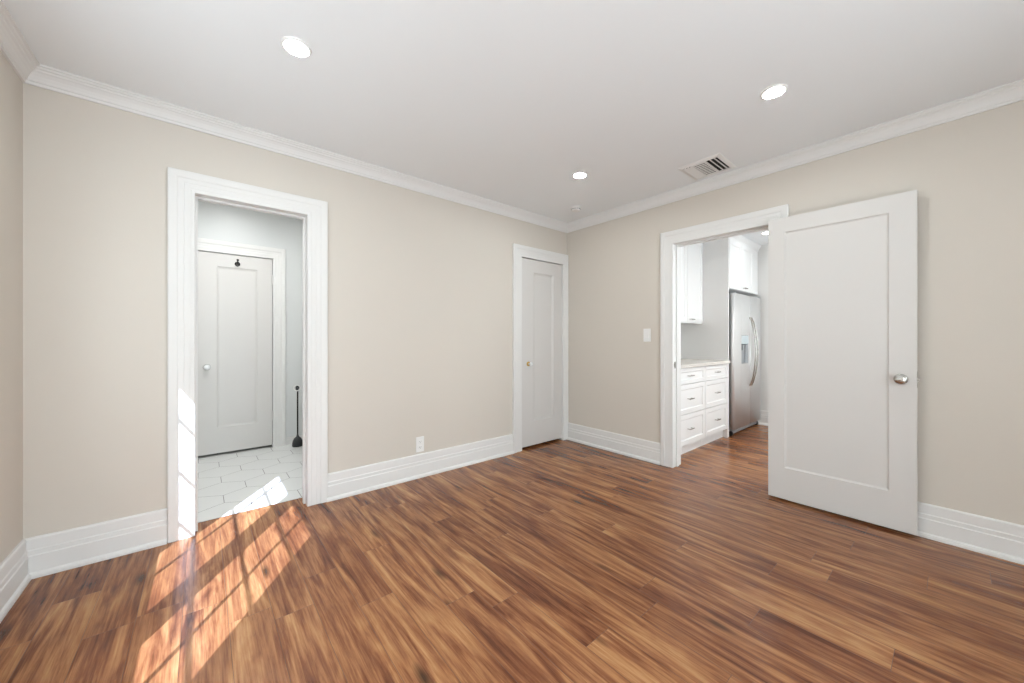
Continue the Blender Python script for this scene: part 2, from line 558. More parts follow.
# ---------------------------------------------------------------- baseboards
BASE = [(0, 0.195), (0.009, 0.195), (0.014, 0.188), (0.014, 0.138), (0.018, 0.133), (0.018, 0.112), (0.022, 0.107),
        (0.022, 0.028), (0.030, 0.022), (0.034, 0.012), (0.034, 0.0), (0, 0)]


def base_run(mb, p, q, nrm, m0=0, m1=0, prof=BASE):
    """m0/m1 = 1 for an inside mitre at that end"""
    d = (Vector(q) - Vector(p)).normalized(); nrm = Vector(nrm)
    r0 = [Vector(p) + nrm * t + d * t * m0 + Vector((0, 0, z)) for t, z in prof]
    r1 = [Vector(q) + nrm * t - d * t * m1 + Vector((0, 0, z)) for t, z in prof]
    mb.sweep([r0, r1])


CW = 0.122
mb = MB()
base_run(mb, (XL, YB, 0), (DA[0] - CW, YB, 0), (0, -1, 0), 1, 0)
base_run(mb, (DA[1] + CW, YB, 0), (DC[0] - CW, YB, 0), (0, -1, 0))
struct(mb.build('baseboard_back', M_TRIM), 'tall white baseboard along the back wall', 'baseboard')
mb = MB()
base_run(mb, (XR, YB - 0.024, 0), (XR, DK[1] + 0.118, 0), (-1, 0, 0), 0, 0)
base_run(mb, (XR, DK[0] - CW, 0), (XR, YF, 0), (-1, 0, 0), 0, 1)
struct(mb.build('baseboard_right', M_TRIM), 'tall white baseboard along the right wall', 'baseboard')
mb = MB(); base_run(mb, (XL, YF, 0), (XL, YB, 0), (1, 0, 0), 1, 1)
struct(mb.build('baseboard_left', M_TRIM), 'tall white baseboard along the left wall', 'baseboard')
mb = MB(); base_run(mb, (XR, YF, 0), (XL, YF, 0), (0, 1, 0), 1, 1)
struct(mb.build('baseboard_front', M_TRIM), 'white baseboard on the wall behind the viewer', 'baseboard')
mb = MB(); base_run(mb, (KX, KY1, 0), (KX, KY0, 0), (-1, 0, 0), 0, 0)
struct(mb.build('baseboard_kitchen', M_TRIM), 'white baseboard on the kitchen end wall beside the refrigerator', 'baseboard')
SMALL = [(0, 0.085), (0.008, 0.085), (0.012, 0.078), (0.012, 0.0), (0, 0)]
mb = MB()
base_run(mb, (DBx[1] + 0.118, BY, 0), (BX1, BY, 0), (0, -1, 0), 0, 0, SMALL)
base_run(mb, (BX0, BY, 0), (DBx[0] - 0.118, BY, 0), (0, -1, 0), 0, 0, SMALL)
struct(mb.build('baseboard_bathroom', M_TRIM), 'low white baseboard on the bathroom wall', 'baseboard')

# ---------------------------------------------------------------- door casings with jambs
# (distance from the opening, thickness): bead, fluted field, raised back band
CASE = [(0.0, 0.0), (0.0, 0.017), (0.003, 0.0195), (0.014, 0.0195), (0.020, 0.0180), (0.026, 0.0195), (0.044, 0.0200),
        (0.049, 0.0188), (0.054, 0.0203), (0.074, 0.0210), (0.080, 0.0245), (0.086, 0.0255), (0.114, 0.0255),
        (0.120, 0.023), (0.120, 0.0)]


def casing(mb, P, a0, a1, zt, sc0=1.0, sc1=1.0):
    """P(a, t, z): a along the wall, t out of the wall"""
    rings = []
    rings.append([P(a0 - w * sc0, t, 0.0) for w, t in CASE])
    rings.append([P(a0 - w * sc0, t, zt + w) for w, t in CASE])
    rings.append([P(a1 + w * sc1, t, zt + w) for w, t in CASE])
    rings.append([P(a1 + w * sc1, t, 0.0) for w, t in CASE])
    mb.sweep(rings)


def jamb(mb, P, a0, a1, zt, depth, th=0.012, stop=None):
    """lining boards inside the opening; P's t is negative into the wall"""
    def bx(aa, ab, za, zb, ta, tb):
        mb.box(P(aa, ta, za), P(ab, tb, zb))
    a0, a1, zt = a0 - th, a1 + th, zt + th
    bx(a0, a0 + th, 0, zt, 0.0, -depth)
    bx(a1 - th, a1, 0, zt, 0.0, -depth)
    bx(a0 + th, a1 - th, zt - th, zt, 0.0, -depth)
    if stop:
        s0, s1, st = stop
        bx(a0 + th, a0 + th + st, 0, zt - th, -s0, -s1)
        bx(a1 - th - st, a1 - th, 0, zt - th, -s0, -s1)
        bx(a0 + th + st, a1 - th - st, zt - th - st, zt - th, -s0, -s1)


PA = lambda a, t, z: (a, YB - t, z)
PB = lambda a, t, z: (XR - t, a, z)
PA2 = lambda a, t, z: (a, TA + t, z)
PB2 = lambda a, t, z: (TB + t, a, z)
PBath = lambda a, t, z: (a, BY - t, z)

mb = MB(); casing(mb, PA, *DA, 1.0, 1.08); jamb(mb, PA, *DA, TA, 0.010, (0.045, 0.080, 0.012)); casing(mb, PA2, *DA)
struct(mb.build('trim_5', M_TRIM), 'white fluted casing around the bathroom doorway, lit by sun at its foot', 'door casing')
mb = MB(); casing(mb, PA, *DC, 1.0, 0.70); jamb(mb, PA, *DC, TA, 0.010)
struct(mb.build('trim_6', M_TRIM), 'white casing around the closet door in the corner', 'door casing')
mb = MB(); casing(mb, PB, *DK, 1.0, 0.96); jamb(mb, PB, *DK, TB, 0.010, (0.045, 0.085, 0.010)); casing(mb, PB2, *DK)
tk = struct(mb.build('trim_7', M_TRIM), 'white casing around the kitchen doorway', 'door casing')
mb = MB()
mb.box((0.012, DK[1] - 0.0015, 0.905), (0.036, DK[1] + 0.0012, 0.965))
mb.box((0.004, DK[1] - 0.0015, 0.920), (0.012, DK[1] + 0.0012, 0.950))
sp = mb.build('strike_plate', M_NICKEL, tk); sp['label'] = 'metal latch plate on the white jamb'
mb = MB(); casing(mb, PBath, *DBx)
struct(mb.build('trim_8', M_TRIM), 'white casing around the inner bathroom door', 'door casing')


# ---------------------------------------------------------------- panelled leaves
def leaf_frame(mb, P, s0, s1, z0, z1, rect, th, rec=0.010, slope=0.014):
    """one-panel leaf. P(s, d, z): d=0 front face, d>0 towards the back. Returns the panel's opening"""
    a0, a1, b0, b1 = rect
    o = [(s0, z0), (s1, z0), (s1, z1), (s0, z1)]
    i = [(a0, b0), (a1, b0), (a1, b1), (a0, b1)]
    # moulding: small raised-in quirk, then a slope down to the panel
    q = [(a0 + .003, b0 + .003), (a1 - .003, b0 + .003), (a1 - .003, b1 - .003), (a0 + .003, b1 - .003)]
    j = [(a0 + slope, b0 + slope), (a1 - slope, b0 + slope), (a1 - slope, b1 - slope), (a0 + slope, b1 - slope)]
    vs = [P(s, 0, z) for s, z in o] + [P(s, 0, z) for s, z in i] + [P(s, 0.005, z) for s, z in q] \
        + [P(s, rec, z) for s, z in j] + [P(s, th, z) for s, z in o]
    fs = []
    for ring in ((0, 4), (4, 8), (8, 12)):
        for k in range(4):
            k2 = (k + 1) % 4
            fs.append((ring[0] + k, ring[0] + k2, ring[1] + k2, ring[1] + k))
    for k in range(4):
        k2 = (k + 1) % 4
        fs.append((k2, k, 16 + k, 16 + k2))
    fs.append((16, 17, 18, 19))
    # inner return so that the frame is closed behind the panel
    fs.append((12, 13, 14, 15))
    mb.add(vs, fs)
    return j


def panel_board(P, j, rec, th=0.006):
    mb = MB()
    d0 = rec - 0.0006
    mb.box(P(j[0][0] + .0005, d0, j[0][1] + .0005), P(j[2][0] - .0005, d0 + 0.0004, j[2][1] - .0005))
    return mb


def knob(parent, o, axis, mats, name='knob', r=0.027, rose=0.029, reach=0.058):
    mb = MB()
    mb.lathe(o, axis, [(0.011, 0.004), (0.009, reach * 0.35), (0.010, reach * 0.45), (r * 0.72, reach * 0.52), (r * 0.95, reach * 0.66),
                       (r, reach * 0.80), (r * 0.9, reach * 0.92), (r * 0.62, reach * 0.99), (r * 0.3, reach), (0.0, reach)], 28)
    k = mb.build(name, mats[0], parent)
    mb = MB()
    mb.lathe(o, axis, [(rose, 0.0), (rose, 0.003), (rose * 0.86, 0.007), (rose * 0.5, 0.009), (0, 0.009)], 28)
    mb.build('rosette', mats[1], k)
    return k


def hinge(parent, p, axis_d, w, mat, h=0.09, r=0.006):
    """knuckle barrel with two ball tips and a leaf plate"""
    mb = MB()
    p = Vector(p)
    mb.lathe(p - Vector((0, 0, h / 2)), (0, 0, 1), [(0.003, -0.006), (r * .9, -0.003), (r, 0), (r, h * .2), (r * .9, h * .205), (r, h * .21), (r, h * .4), (r * .9, h * .405),
             (r, h * .41), (r, h * .6), (r * .9, h * .605), (r, h * .61), (r, h * .8), (r * .9, h * .805), (r, h * .81), (r, h), (r * .9, h + .003), (0.003, h + .006)], 12)
    a = p + Vector(axis_d) * w
    b = p
    lo = Vector((min(a.x, b.x), min(a.y, b.y), p.z - h / 2)); hi = Vector((max(a.x, b.x), max(a.y, b.y), p.z + h / 2))
    for c in range(2):
        if hi[c] - lo[c] < 0.002: lo[c] -= 0.001; hi[c] += 0.001
    mb.box(lo, hi)
    return mb.build('hinge', mat, parent)


# open leaf folded back flat against the right wall
d1 = thing('door_1', (-0.06, -2.41, 0.0), 'white one-panel door swung fully open against the right wall', 'door')
struct(d1)
PL = lambda s, d, z: (-0.080 + d, s, z)
mb = MB(); j = leaf_frame(mb, PL, -2.788, -2.043, 0.018, 2.052, (-2.672, -2.143, 0.243, 1.945), 0.035, 0.009, 0.011)
mb.build('leaf', M_DOOR, d1)
panel_board(PL, j, 0.009).build('panel', M_DOOR, d1)
k = knob(d1, (-0.080, -2.722, 0.932), (-1, 0, 0), (M_NICKEL, M_NICKEL), r=0.027, rose=0.031, reach=0.062)
k['label'] = 'satin nickel knob'
mb = MB(); mb.lathe((-0.080 - 0.0615, -2.722, 0.932), (-1, 0, 0), [(0.008, 0), (0.008, 0.002), (0.005, 0.003), (0, 0.003)], 18)
mb.build('lock_button', M_NICKEL, k)
mb = MB(); mb.box((-0.075, -2.7895, 0.885), (-0.052, -2.7878, 0.980)); mb.box((-0.069, -2.796, 0.922), (-0.057, -2.7895, 0.942))
o = mb.build('latch', M_NICKEL, d1); o['label'] = 'metal latch in the door edge'
for z in (0.30, 1.80): hinge(d1, (-0.039, -2.047, z), (0, -1, 0), 0.008, M_TRIM, 0.09, 0.005)

# closet door
d2 = thing('door_2', (-0.41, 0.02, 0.0), 'narrow white one-panel closet door, closed, in the far corner', 'door')
struct(d2)
PC = lambda s, d, z: (s, 0.002 + d, z)
mb = MB(); j = leaf_frame(mb, PC, DC[0] + 0.014, DC[1] - 0.003, 0.026, DC[2] - 0.006, (-0.540, -0.233, 0.289, 1.895), 0.035, 0.013, 0.022)
mb.build('leaf', M_DOOR, d2)
panel_board(PC, j, 0.013).build('panel', M_DOOR, d2)
k = knob(d2, (-0.617, 0.002, 0.908), (0, -1, 0), (M_GLASSK, M_BRASS), r=0.022, rose=0.026, reach=0.055)
k['label'] = 'clear glass knob on a brass rosette'
for z in (0.318, 1.815): hinge(d2, (DC[1] - 0.004, -0.024, z), (0, 1, 0), 0.022, M_TRIM, 0.10, 0.0065)

# inner bathroom door
d3 = thing('door_3', (-3.03, 1.85, 0.0), 'white one-panel door seen through the bathroom doorway, with a black hook', 'door')
struct(d3)
PD = lambda s, d, z: (s, 1.838 + d, z)
mb = MB(); j = leaf_frame(mb, PD, DBx[0] + 0.004, DBx[1] - 0.004, 0.024, DBx[2] - 0.004, (-3.185, -2.850, 0.282, 1.908), 0.035, 0.011, 0.020)
mb.build('leaf', M_DOOR, d3)
panel_board(PD, j, 0.011).build('panel', M_DOOR, d3)
k = knob(d3, (-3.262, 1.838, 0.897), (0, -1, 0), (M_GLASSK, M_NICKEL), r=0.027, rose=0.028, reach=0.060)
k['label'] = 'glass knob on a nickel rosette'
for z in (0.345, 1.815): hinge(d3, (DBx[1] - 0.001, 1.812, z), (0, 1, 0), 0.024, M_TRIM, 0.09, 0.006)
mb = MB()
hx, hy, hz = -3.019, 1.838, 1.950
mb.lathe((hx, hy, hz), (0, -1, 0), [(0.024, 0), (0.024, 0.004), (0.018, 0.008), (0.008, 0.010), (0, 0.010)], 20)
mb.tube([(hx, hy - 0.008, hz), (hx, hy - 0.030, hz - 0.004), (hx, hy - 0.044, hz + 0.010), (hx, hy - 0.050, hz + 0.030)], 0.0075, 10)
mb.lathe((hx, hy - 0.051, hz + 0.026), (0, -0.15, 1), [(0.005, 0), (0.011, 0.005), (0.012, 0.011), (0.007, 0.017), (0, 0.018)], 14)
mb.tube([(hx, hy - 0.010, hz - 0.006), (hx, hy - 0.022, hz - 0.024), (hx, hy - 0.036, hz - 0.020)], 0.007, 10)
o = mb.build('hook', M_BLACKM, d3); o['label'] = 'black robe hook above the panel'


# ---------------------------------------------------------------- windows
def window(name, P, a0, a1, z0, z1, glass, vbars, hbars, th, label, bar=0.020):
    """P(a, t, z) with t=0 in the glass plane; glass: list of (a0,a1,z0,z1) openings in the sash board"""
    mb = MB()
    c = 'x'
    A = MB()
    holes = glass
    # sash frame as one board with the glass openings cut out
    Aa = sorted({a0, a1, *[g[0] for g in holes], *[g[1] for g in holes]})
    Zz = sorted({z0, z1, *[g[2] for g in holes], *[g[3] for g in holes]})
    for i in range(len(Aa) - 1):
        for k in range(len(Zz) - 1):
            ca, cz = (Aa[i] + Aa[i + 1]) / 2, (Zz[k] + Zz[k + 1]) / 2
            if any(g[0] < ca < g[1] and g[2] < cz < g[3] for g in holes): continue
            A.box(P(Aa[i], -th / 2, Zz[k]), P(Aa[i + 1], th / 2, Zz[k + 1]))
    root = A.build(name, M_TRIM)
    struct(root, label, 'window')
    b = bar / 2
    m = MB()
    for g in glass:
        for v in vbars:
            if g[0] < v < g[1]: m.box(P(v - b, -0.004, g[2]), P(v + b, 0.004, g[3]))
        for h in hbars:
            if g[2] < h < g[3]: m.box(P(g[0], -0.004, h - b), P(g[1], 0.004, h + b))
    if m.v: m.build('muntins', M_TRIM, root)
    for g in glass:
        q = MB(); q.box(P(g[0], -0.0015, g[2]), P(g[1], 0.0015, g[3])); q.build('pane', M_PANE, root)
    return root


XG = -4.045
window('window_1', lambda a, t, z: (XG + t, a, z), WL[0], WL[1], WL[2], WL[3],
       [(-2.334, -1.764, 0.829, 1.843), (-1.546, -0.973, 0.829, 1.843)], [-2.044, -1.216], [1.046, 1.344, 1.650], 0.010,
       'white casement window in the left wall that throws the sun patch', 0.022)
window('window_2', lambda a, t, z: (a, YF - 0.07 + t, z), WF[0], WF[1], WF[2], WF[3],
       [(-3.73, -2.69, 0.18, 2.12), (-2.61, -1.57, 0.18, 2.12)], [-3.21, -2.09], [1.15], 0.03,
       'unseen white window added in the wall behind the viewer for daylight')
window('window_3', lambda a, t, z: (a, KY0 - 0.07 + t, z), WK[0], WK[1], WK[2], WK[3],
       [(0.58, 1.27, 0.68, 2.04), (1.33, 2.02, 0.68, 2.04)], [], [], 0.03,
       'unseen white window added in the kitchen wall opposite the cabinets for daylight')


# ---------------------------------------------------------------- recessed downlights
def downlight(loc, mat, label, group, r=0.046):
    root = thing('recessed_light', loc, label, 'ceiling light', group)
    x, y, z = loc
    mb = MB()
    mb.lathe(loc, (0, 0, -1), [(r + 0.001, -0.0), (r + 0.001, 0.006), (r + 0.006, 0.009), (r + 0.012, 0.006), (r + 0.015, 0.001), (r + 0.015, 0.0)], 40)
    # ring only: rebuild without caps
    mb.f = [f for f in mb.f if len(f) == 4]; mb.m = mb.m[:len(mb.f)]; mb.s = mb.s[:len(mb.f)]
    mb.build('trim_ring', M_PLASTIC, root)
    q = MB(); q.lathe(loc, (0, 0, -1), [(r, 0.0005), (r, 0.004), (r * 0.6, 0.005), (0, 0.005)], 40)
    o = q.build('lens', mat, root); o['label'] = 'glowing white lens'
    return root


G = 'recessed ceiling lights in the empty room'
downlight((-2.968, -0.987, H), M_LED, 'round recessed ceiling light above the bathroom doorway, the leftmost of the three', G)
downlight((-0.930, -2.300, H), M_LED, 'round recessed ceiling light to the right of the air vent', G)
downlight((-0.940, -0.968, H), M_LED, 'round recessed ceiling light nearest the closet corner, beside the smoke detector', G)
downlight((-2.971, -2.306, H), M_LED, 'round recessed ceiling light above the viewer, out of the picture', G)
downlight((1.960, -1.475, KH), M_LEDK2, 'recessed kitchen ceiling light seen at the top of the right doorway', 'recessed ceiling lights in the kitchen')
downlight((1.20, -2.60, KH), M_LEDK, 'unseen recessed ceiling light added to brighten the kitchen, behind the open door', 'recessed ceiling lights in the kitchen')  # lamp out of view, added to raise the kitchen's brightness
downlight((-3.05, 0.80, BH), M_LEDB, 'recessed bathroom ceiling light hidden above the left doorway', None)

# ---------------------------------------------------------------- smoke detector
sd = thing('smoke_detector', (-0.388, -0.462, H), 'small white smoke detector on the ceiling near the far corner', 'smoke detector')
mb = MB(); mb.lathe((-0.388, -0.462, H), (0, 0, -1), [(0.055, 0), (0.055, 0.010), (0.052, 0.013), (0.048, 0.013), (0.048, 0.0)], 32)
mb.build('base', M_PLASTIC, sd)
mb = MB(); mb.lathe((-0.388, -0.462, H - 0.013), (0, 0, -1), [(0.044, 0), (0.046, 0.004), (0.044, 0.018), (0.036, 0.024), (0.015, 0.027), (0, 0.027)], 32)
cover = mb.build('cover', M_PLASTIC, sd)
mb = MB()
for k in range(12):
    a = 2 * math.pi * k / 12
    c, s = math.cos(a), math.sin(a)
    p = Vector((-0.388, -0.462, H - 0.022)) + Vector((c, s, 0)) * 0.0425
    t = Vector((-s, c, 0)) * 0.009; n = Vector((c, s, 0)) * 0.0042; u = Vector((0, 0, 0.003))
    vs = [p + sx * t + sy * n + sz * u for sz in (-1, 1) for sx, sy in ((-1, -1), (1, -1), (1, 1), (-1, 1))]
    mb.add(vs, [(0, 3, 2, 1), (4, 5, 6, 7), (0, 1, 5, 4), (1, 2, 6, 5), (2, 3, 7, 6), (3, 0, 4, 7)])
mb.build('vent_slots', M_GREYPL, cover)

# ---------------------------------------------------------------- ceiling air register
vx0, vx1, vy0, vy1 = -0.445, -0.123, -1.845, -1.533
av = thing('air_vent', ((vx0 + vx1) / 2, (vy0 + vy1) / 2, H), 'white louvred air vent in the ceiling above the kitchen doorway', 'air vent')
fw_ = 0.030
ix0, ix1, iy0, iy1 = vx0 + fw_, vx1 - fw_, vy0 + fw_, vy1 - fw_
mb = MB()
prof = [(0.0, 0.0), (0.0, 0.003), (fw_ - 0.004, 0.010), (fw_, 0.010), (fw_, 0.0)]
rings = []
for cx, cy, sx, sy in ((vx0, vy0, 1, 1), (vx1, vy0, -1, 1), (vx1, vy1, -1, -1), (vx0, vy1, 1, -1)):
    rings.append([(cx + sx * w, cy + sy * w, H - t) for w, t in prof])
mb.sweep(rings, closed_path=True)
mb.build('frame', M_VENT, av)
mb = MB(); mb.box((ix0, iy0, H - 0.0012), (ix1, iy1, H - 0.0004))  # thin dark sheet, coloured for the shade inside a duct
mb.build('duct_shade_sheet', M_DARK, av)


def slat(mb, axis, c, lo, hi, tilt, w=0.016, t=0.0012):
    """a thin tilted blade hanging just under the dark duct sheet"""
    ca, sa = math.cos(tilt), math.sin(tilt)
    pts = []
    for a, b in ((-w / 2, -t / 2), (w / 2, -t / 2), (w / 2, t / 2), (-w / 2, t / 2)):
        pts.append((a * ca - b * sa, a * sa + b * ca))
    r0, r1 = [], []
    for p, q in pts:
        z = H - 0.0085 + q * 0.9
        if axis == 'x':
            r0.append((lo, c + p, z)); r1.append((hi, c + p, z))
        else:
            r0.append((c + p, lo, z)); r1.append((c + p, hi, z))
    mb.sweep([r0, r1])


bank = (iy1 - iy0)
ya, yb = iy0 + bank * 0.36, iy0 + bank * 0.72
for k in range(3):                                   # right-hand bank: open towards the viewer
    mb = MB(); slat(mb, 'x', iy0 + 0.020 + 0.031 * k, ix0, ix1, math.radians(26), 0.0165); mb.build('slat', M_VENT, av)
for k in range(9):                                   # middle bank, blades turned a quarter
    mb = MB(); slat(mb, 'y', ix0 + 0.014 + (ix1 - ix0 - 0.028) * k / 8, ya + 0.004, yb - 0.004, math.radians(9), 0.0265); mb.build('slat', M_VENT, av)
for k in range(3):                                   # left-hand bank, tilted the other way
    mb = MB(); slat(mb, 'x', yb + 0.013 + 0.023 * k, ix0 + 0.008, ix1, math.radians(-22), 0.021); mb.build('slat', M_VENT, av)
mb = MB()
for y in (ya, yb): mb.box((ix0, y - 0.003, H - 0.011), (ix1, y + 0.003, H - 0.0015))
mb.build('divider', M_VENT, av)

# ---------------------------------------------------------------- light switch and outlet
sw = thing('light_switch', (0.0, -1.024, 1.212), 'white rocker light switch on the right wall left of the kitchen doorway', 'light switch')
mb = MB(); mb.box((-0.006, -1.061, 1.149), (0.0, -0.987, 1.275)); mb.build('plate', M_PLASTIC, sw, 0.002)
mb = MB(); mb.add([(-0.006, -1.041, 1.178), (-0.006, -1.007, 1.178), (-0.006, -1.007, 1.246), (-0.006, -1.041, 1.246),
                   (-0.0125, -1.040, 1.180), (-0.0125, -1.008, 1.180), (-0.008, -1.008, 1.244), (-0.008, -1.040, 1.244)],
                  [(0, 3, 2, 1), (4, 5, 6, 7), (0, 1, 5, 4), (1, 2, 6, 5), (2, 3, 7, 6), (3, 0, 4, 7)])
mb.build('rocker', M_PLASTIC, sw)

ox, oz = -1.876, 0.280
ou = thing('wall_outlet', (ox, 0.0, oz), 'white wall outlet low on the back wall above the baseboard', 'outlet')
mb = MB(); mb.box((ox - 0.036, -0.006, oz - 0.068), (ox + 0.036, 0.0, oz + 0.060)); mb.build('plate', M_PLASTIC, ou, 0.002)
for dz in (-0.027, 0.021):
    mb = MB(); mb.box((ox - 0.017, -0.0085, oz + dz - 0.014), (ox + 0.017, -0.006, oz + dz + 0.014))
    r = mb.build('receptacle', M_PLASTIC, ou, 0.004)
    mb = MB()
    for dx in (-0.007, 0.007): mb.box((ox + dx - 0.001, -0.0088, oz + dz - 0.004), (ox + dx + 0.001, -0.0083, oz + dz + 0.006))
    mb.lathe((ox, -0.0082, oz + dz - 0.009), (0, -1, 0), [(0.0025, 0), (0.0025, 0.0006), (0, 0.0006)], 10)
    mb.build('slots', M_DARK, r)

# ---------------------------------------------------------------- plunger in the bathroom
px, py = -2.497, 1.695
pg = thing('plunger', (px, py, 0.0), 'black plunger with a thin tall handle standing in the bathroom corner', 'plunger')
mb = MB(); mb.lathe((px, py, 0.0015), (0, 0, 1), [(0.052, 0), (0.054, 0.010), (0.052, 0.035), (0.045, 0.065), (0.033, 0.088), (0.018, 0.102), (0.011, 0.112), (0.010, 0.125), (0, 0.125)], 28)
mb.build('cup', M_BLACK, pg)
mb = MB(); mb.tube([(px, py, 0.11), (px, py, 0.36), (px, py, 0.612)], 0.0075, 12)
mb.build('handle', M_BLACKM, pg)
mb = MB(); mb.lathe((px, py, 0.606), (0, 0, 1), [(0.008, 0), (0.014, 0.008), (0.019, 0.022), (0.021, 0.036), (0.018, 0.050), (0.010, 0.058), (0, 0.060)], 20)
mb.build('grip', M_BLACK, pg)
mb = MB(); mb.lathe((px - 0.008, py - 0.006, 0.640), (-0.35, -0.93, 0.1), [(0.026, -0.004), (0.034, -0.004), (0.036, 0.0), (0.034, 0.004), (0.026, 0.004), (0.025, 0.0), (0.026, -0.004)], 24)
mb.f = [f for f in mb.f if len(f) == 4]; mb.m = mb.m[:len(mb.f)]; mb.s = mb.s[:len(mb.f)]
o = mb.build('grip_ring', M_PLASTIC, pg); o['label'] = 'white ring around the black grip'

# ---------------------------------------------------------------- kitchen
CY = -1.20                                  # front of the base cabinets
def bar_pull(parent, cx, y, cz, w=0.10):
    mb = MB()
    mb.tube([(cx - w / 2, y - 0.028, cz), (cx, y - 0.030, cz), (cx + w / 2, y - 0.028, cz)], 0.0055, 10)
    for s in (-1, 1):
        mb.tube([(cx + s * w * 0.38, y, cz), (cx + s * w * 0.38, y - 0.028, cz)], 0.0045, 8)
    o = mb.build('pull', M_NICKEL, parent); o['label'] = 'satin nickel bar pull'
    return o


def shaker(parent, name, x0, x1, z0, z1, yfront, mat, th=0.020, rail=0.058):
    P = lambda s, d, z: (s, yfront + d, z)
    mb = MB()
    leaf_frame(mb, P, x0, x1, z0, z1, (x0 + rail, x1 - rail, z0 + rail * 0.9, z1 - rail * 0.9), th, 0.009, 0.010)
    return mb.build(name, mat, parent)


def base_cabinet(x0, x1, label, end=None):
    t = thing('base_cabinet', ((x0 + x1) / 2, (CY + KY1) / 2, 0), label, 'cabinet', 'kitchen base cabinets')
    mb = MB()
    mb.box((x0, CY + 0.021, 0.105), (x1, KY1 - 0.002, 0.885))
    mb.box((x0, CY + 0.050, 0.0), (x1, KY1 - 0.002, 0.105))
    if end: mb.box((x1, CY, 0.0), (x1 + end, KY1 - 0.002, 0.885))
    mb.build('carcass', M_CAB, t)
    for z0, z1 in ((0.722, 0.880), (0.420, 0.716), (0.110, 0.414)):
        d = shaker(t, 'drawer', x0 + 0.002, x1 - 0.002, z0, z1, CY, M_CAB, rail=0.052 if z1 - z0 > 0.2 else 0.042)
        bar_pull(d, (x0 + x1) / 2, CY + 0.006, (z0 + z1) / 2)
    return t


base_cabinet(0.150, 0.878, 'white three-drawer base cabinet nearest the kitchen doorway')
base_cabinet(0.880, 1.490, 'white three-drawer base cabinet beside the refrigerator', 0.039)
mb = MB(); mb.box((0.127, CY - 0.022, 0.886), (1.529, KY1 - 0.002, 0.922))
tag(mb.build('countertop', M_STONE, None, 0.003), 'pale stone countertop on the white drawer cabinets', 'countertop')

mb = MB(); mb.box((1.531, CY + 0.004, 0.0), (1.552, KY1, KH))
tag(mb.build('cabinet_panel', M_CAB), 'tall white panel between the counter and the refrigerator', 'cabinet panel')

UY = -0.905
def upper_cabinet(x0, x1, n, label):
    t = thing('upper_cabinet', ((x0 + x1) / 2, (UY + KY1) / 2, 1.375), label, 'cabinet', 'kitchen wall cabinets')
    mb = MB(); mb.box((x0, UY + 0.021, 1.375), (x1, KY1 - 0.002, 2.40)); mb.box((x0, UY + 0.008, 2.40), (x1, KY1 - 0.002, KH - 0.003))
    mb.box((x0, UY + 0.004, 1.367), (x1, UY + 0.022, 1.375))
    mb.build('carcass', M_CAB, t)
    w = (x1 - x0) / n
    for k in range(n):
        d = shaker(t, 'cabinet_door', x0 + w * k + 0.002, x0 + w * (k + 1) - 0.002, 1.378, 2.395, UY, M_CAB, rail=0.060)
        bar_pull(d, x0 + w * k + 0.085, UY + 0.001, 1.412, 0.10)
    return t


upper_cabinet(1.110, 1.530, 1, 'white wall cabinet with one door, against the tall panel')
upper_cabinet(0.240, 1.108, 2, 'white wall cabinet partly hidden by the kitchen door jamb')

# cabinet above the refrigerator
oc = thing('overhead_cabinet', (2.07, -0.9, 1.79), 'white cabinet above the stainless refrigerator, up to the ceiling', 'cabinet')
mb = MB(); mb.box((1.553, CY + 0.021, 1.790), (2.40, KY1 - 0.002, 2.40)); mb.box((2.40, CY + 0.010, 1.79), (2.597, KY1 - 0.002, 2.40))
mb.box((1.553, CY + 0.016, 2.385), (2.597, KY1 - 0.002, KH - 0.003))
mb.build('carcass', M_CAB, oc)
for x0, x1, pull in ((1.556, 1.955, False), (1.959, 2.398, True)):
    d = shaker(oc, 'cabinet_door', x0, x1, 1.793, 2.382, CY, M_CAB, rail=0.062)
    if pull: bar_pull(d, x0 + 0.085, CY + 0.001, 1.826, 0.10)
mb = MB()
cp = [(0.0, 2.385), (0.012, 2.385), (0.018, 2.41), (0.045, 2.445), (0.050, KH - 0.003), (0.0, KH - 0.003)]
mb.sweep([[(1.553, CY + 0.016 - t, z) for t, z in cp], [(2.597, CY + 0.016 - t, z) for t, z in cp]])
mb.build('cornice', M_CAB, oc)

# refrigerator
FX0, FX1, FS, FY = 1.590, 2.540, 2.130, -1.252
fr = thing('refrigerator', ((FX0 + FX1) / 2, -0.92, 0.0), 'stainless steel side-by-side refrigerator with a water dispenser', 'refrigerator')
mb = MB(); mb.box((FX0 + 0.004, FY + 0.075, 0.045), (FX1 - 0.004, KY1 - 0.01, 1.725))
mb.build('body', M_FRSIDE, fr, 0.004)


